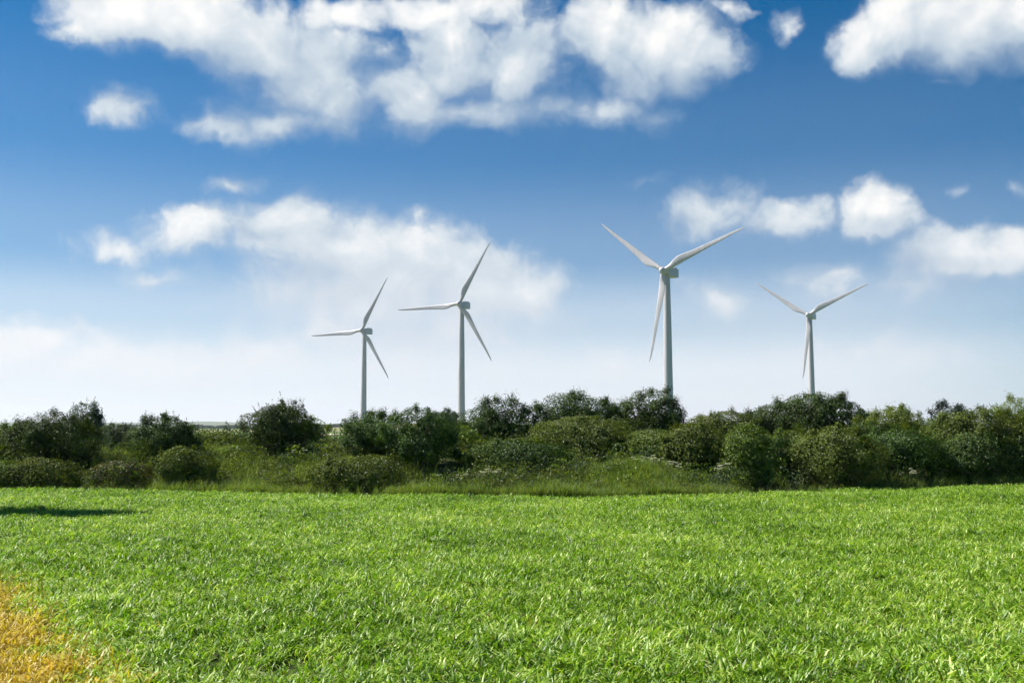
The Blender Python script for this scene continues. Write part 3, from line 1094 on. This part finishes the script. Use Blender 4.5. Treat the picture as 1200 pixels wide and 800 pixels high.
x, y = np.concatenate([x, xe]), np.concatenate([y, ye])
sc_a = np.concatenate([sc_a, np.clip(.80 + .25 * vnoise(xe, ye, 2.0, 6) + rs.normal(size=len(xe)) * .14, .35, 1.3)])
scatter('tall_grass', np.stack([x, y, terr(x, y) - .01], -1), sc_a, rs.rand(len(x)) * 6.283, rs.normal(size=(len(x), 2)) * .08, gprotos,
        'rough uncut grass along the field edge and on the bank under the hedge', 'grass')
n = 17000
x = rs.uniform(-24, 24, n)
y = rs.uniform(26, 42, n)
dy = y - edge(x)
ok = (dy > .5) & (rs.rand(n) < np.clip(.50 + .9 * vnoise(x, y, .9, 8), .02, 1))
x, y, dy = x[ok], y[ok], dy[ok]
scatter('weeds', np.stack([x, y, terr(x, y) - .01], -1), np.clip(rs.normal(size=len(x)) * .25 + .9, .4, 1.6), rs.rand(len(x)) * 6.283, rs.normal(size=(len(x), 2)) * .06, wprotos,
        'leafy weeds and nettles growing through the rough grass under the hedge', 'weeds')


# ------------------------------------------------------------------ cow parsley and tall weed stalks: one thing each
def umbel_kind(seed, h):
    r_ = np.random.RandomState(seed)
    heads, paths = [], []
    bend = r_.uniform(-.04, .04, 2)
    main = [(bend[0] * s * s, bend[1] * s * s, h * s, .006 * (1 - .5 * s)) for s in (0, .33, .66, 1)]
    paths.append(main)
    heads.append(main[-1][:3])
    for k in range(3):
        a = r_.rand() * 6.28
        z = h * r_.uniform(.55, .75)
        q = (math.cos(a) * .12, math.sin(a) * .12, h * r_.uniform(.82, .98))
        paths.append([(0, 0, z, .004), (q[0] * .6, q[1] * .6, (z + q[2]) / 2, .003), q + (.003,)])
        heads.append(q)
    sv_, sq_ = tubes(paths, 5)
    hm = []
    for (hx, hy, hz) in heads:
        k = 34
        rr = .062 * np.sqrt(r_.rand(k))
        aa = r_.rand(k) * 6.28
        C = np.stack([hx + rr * np.cos(aa), hy + rr * np.sin(aa), hz + .012 - rr * rr * 4 + r_.normal(size=k) * .006], -1)
        N = unit(np.array([0, 0, 1.0]) + rand_dirs(r_, k) * .35)
        pv_, pq_ = leaves(r_, C, N, .028 * r_.uniform(.7, 1.3, k), .9, .02)
        hm.append(np_mesh('flower_head', pv_, pq_, M['petal']))
    n_ = 22
    C = np.stack([r_.normal(size=n_) * .06, r_.normal(size=n_) * .06, r_.rand(n_) * h * .6], -1)
    lv, lq = leaves(r_, C, unit(rand_dirs(r_, n_) + np.array([0, 0, .8])), .09 * r_.uniform(.6, 1.2, n_), .45)
    return (np_mesh('stem', sv_, np.array(sq_), M['stem'], True), hm, np_mesh('foliage', lv, lq, M['olive']))


UMB = [umbel_kind(400 + i, h) for i, h in enumerate((.55, .66, .78, .6))]


def stand_on(px, py, dmin=24.0, dmax=45.0, height=.6):
    """the spot whose plant of that height ends at a picture point"""
    for d in np.arange(dmin, dmax, .1):
        p = at(px, py, d)
        zt = float(terr(p.x, p.y))
        if p.z - zt <= height + .001 and d > float(edge(p.x)) + .25:
            return Vector((p.x, p.y, zt)), p.z - zt
    return None, None


def cow_parsley(px, py, d, i, label, group):
    p = at(px, py, d)
    z0 = float(terr(p.x, p.y))
    h = p.z - z0
    if h < .25:
        return
    st, fh, lf = UMB[i % 4]
    s = h / (.55, .66, .78, .6)[i % 4]
    r = empty('cow_parsley', (p.x, p.y, z0), label, 'wild flower', group)
    r.rotation_euler = (0, 0, i * 1.7)
    r.scale = (max(s, .75), max(s, .75), s)
    link('stem', st, r)
    for f_ in fh:
        link('flower_head', f_, r)
    link('foliage', lf, r)


i = 0
for px, py in [(708, 551), (719, 547), (722, 552), (733, 544), (740, 541), (748, 543), (752, 540), (757, 541), (762, 543), (768, 542), (773, 544), (777, 542), (783, 546), (789, 546), (794, 551), (798, 549), (765, 539), (745, 547), (760, 547)]:
    cow_parsley(px, py - 5.5, 28.5 + .25 * (i % 4), i, 'white flowered cow parsley on top of the grassy mound', 'cow parsley on the grassy mound')
    i += 1
for px, py in [(537, 560), (545, 559), (564, 556), (574, 553), (580, 556), (585, 554), (590, 559), (596, 557), (604, 561), (615, 559), (633, 562)]:
    cow_parsley(px, py - 4, 28.2 + .3 * (i % 3), i, 'cream flowered cow parsley along the field edge left of the grassy mound', 'cow parsley along the field edge')
    i += 1
for px, py in [(346, 524), (355, 522)]:
    cow_parsley(px, py + 3, 33.0 + .3 * (i % 3), i, 'white cow parsley below the lone dark bush on the bank', 'cow parsley on the bank')
    i += 1
for px, py in [(845, 546), (851, 543), (1058, 553), (1066, 549), (1071, 551), (818, 561)]:
    cow_parsley(px, py, 29.7 if px < 900 else 31.7, i, 'single pale cow parsley showing against the black shade of the right hedge', 'cow parsley before the right hedge')
    i += 1


def stalk_kind(seed, h):
    r_ = np.random.RandomState(seed)
    paths = [[(0, 0, 0, .018), (.02, 0, h * .4, .015), (-.01, .02, h * .75, .012), (.02, .01, h, .003)]]
    C = []
    for k in range(9):
        z = h * (.35 + .6 * k / 9)
        a = k * 2.4
        ln = .17 * (1.15 - k / 10)
        q = (math.cos(a) * ln, math.sin(a) * ln, z + ln * .7)
        paths.append([(0, 0, z, .005), q + (.002,)])
        for s in np.linspace(.3, 1.1, 5):
            C.append((q[0] * s, q[1] * s, z + ln * .7 * s))
    C = np.array(C) + r_.normal(size=(len(C), 3)) * .02
    lv, lq = leaves(r_, C, unit(rand_dirs(r_, len(C)) + np.array([0, 0, .5])), .10 * r_.uniform(.7, 1.3, len(C)), .45)
    sv_, sq_ = tubes(paths, 5)
    return np_mesh('stem', sv_, np.array(sq_), M['stem'], True), np_mesh('foliage', lv, lq, M['willow'])


SH = (1.2, 1.5, 1.0)
STK = [stalk_kind(500 + i, h) for i, h in enumerate(SH)]
STALKS = [
    ('tall thin weed stalk against the sky at the left edge', 'weed stalk at the left edge', [(4, 495), (10, 499)], 34.2),
    ('thin spire of weed against the sky left of the dome bush', 'weed spire left of the dome bush', [(149, 496), (128, 497)], 35.0),
    ('thin leafy stalk against the sky between the dome bush and the lone dark bush', 'stalks between the dome bush and the lone dark bush',
     [(234, 501), (240, 503), (246, 500), (251, 498), (256, 500), (262, 499), (266, 491), (270, 499), (275, 502), (281, 505)], 36.0),
    ('thin stalk against the sky in the gap left of the leftmost turbine', 'stalks in the gap left of the leftmost turbine', [(378, 497), (392, 500), (400, 494), (405, 497), (411, 495)], 35.5),
    ('thin stalk sticking up out of the right hedge', 'stalks above the right hedge', [(1055, 475), (1077, 487), (1080, 490), (1142, 478), (1160, 475), (1168, 474)], 36.0),
]
k = 0
for lb, gp, pts, d in STALKS:
    for px, py in pts:
        p = at(px, py, d + .4 * (k % 3))
        z0 = float(terr(p.x, p.y))
        h = p.z - z0
        r = empty('weed_stalk', (p.x, p.y, z0), lb, 'weed', gp)
        s = h / SH[k % 3]
        r.scale = (min(s, 1.3), min(s, 1.3), s)
        r.rotation_euler = (0, 0, k * 2.1)
        link('stem', STK[k % 3][0], r)
        link('foliage', STK[k % 3][1], r)
        k += 1

# ------------------------------------------------------------------ haze
HAZE = True
if HAZE:
    bx = [(-6600, -6600, -6.0), (6600, -6600, -6.0), (6600, 6600, -6.0), (-6600, 6600, -6.0)]
    V = bx + [(x_, y_, 124.0) for x_, y_, _ in bx]
    Q = [(3, 2, 1, 0), (4, 5, 6, 7), (0, 1, 5, 4), (1, 2, 6, 5), (2, 3, 7, 6), (3, 0, 4, 7)]
    m, t = new_mat('haze')
    pvn = t.add('ShaderNodeVolumePrincipled', {'Color': (.86, .92, 1.0, 1), 'Density': 0.0001, 'Anisotropy': 0.3})
    o_ = t.add('ShaderNodeOutputMaterial')
    t.l.new(pvn.outputs[0], o_.inputs['Volume'])
    hz = link('haze', np_mesh('haze', V, np.array(Q), m))
    tag(hz, 'thin pale summer haze over the whole land', 'haze', kind='stuff')
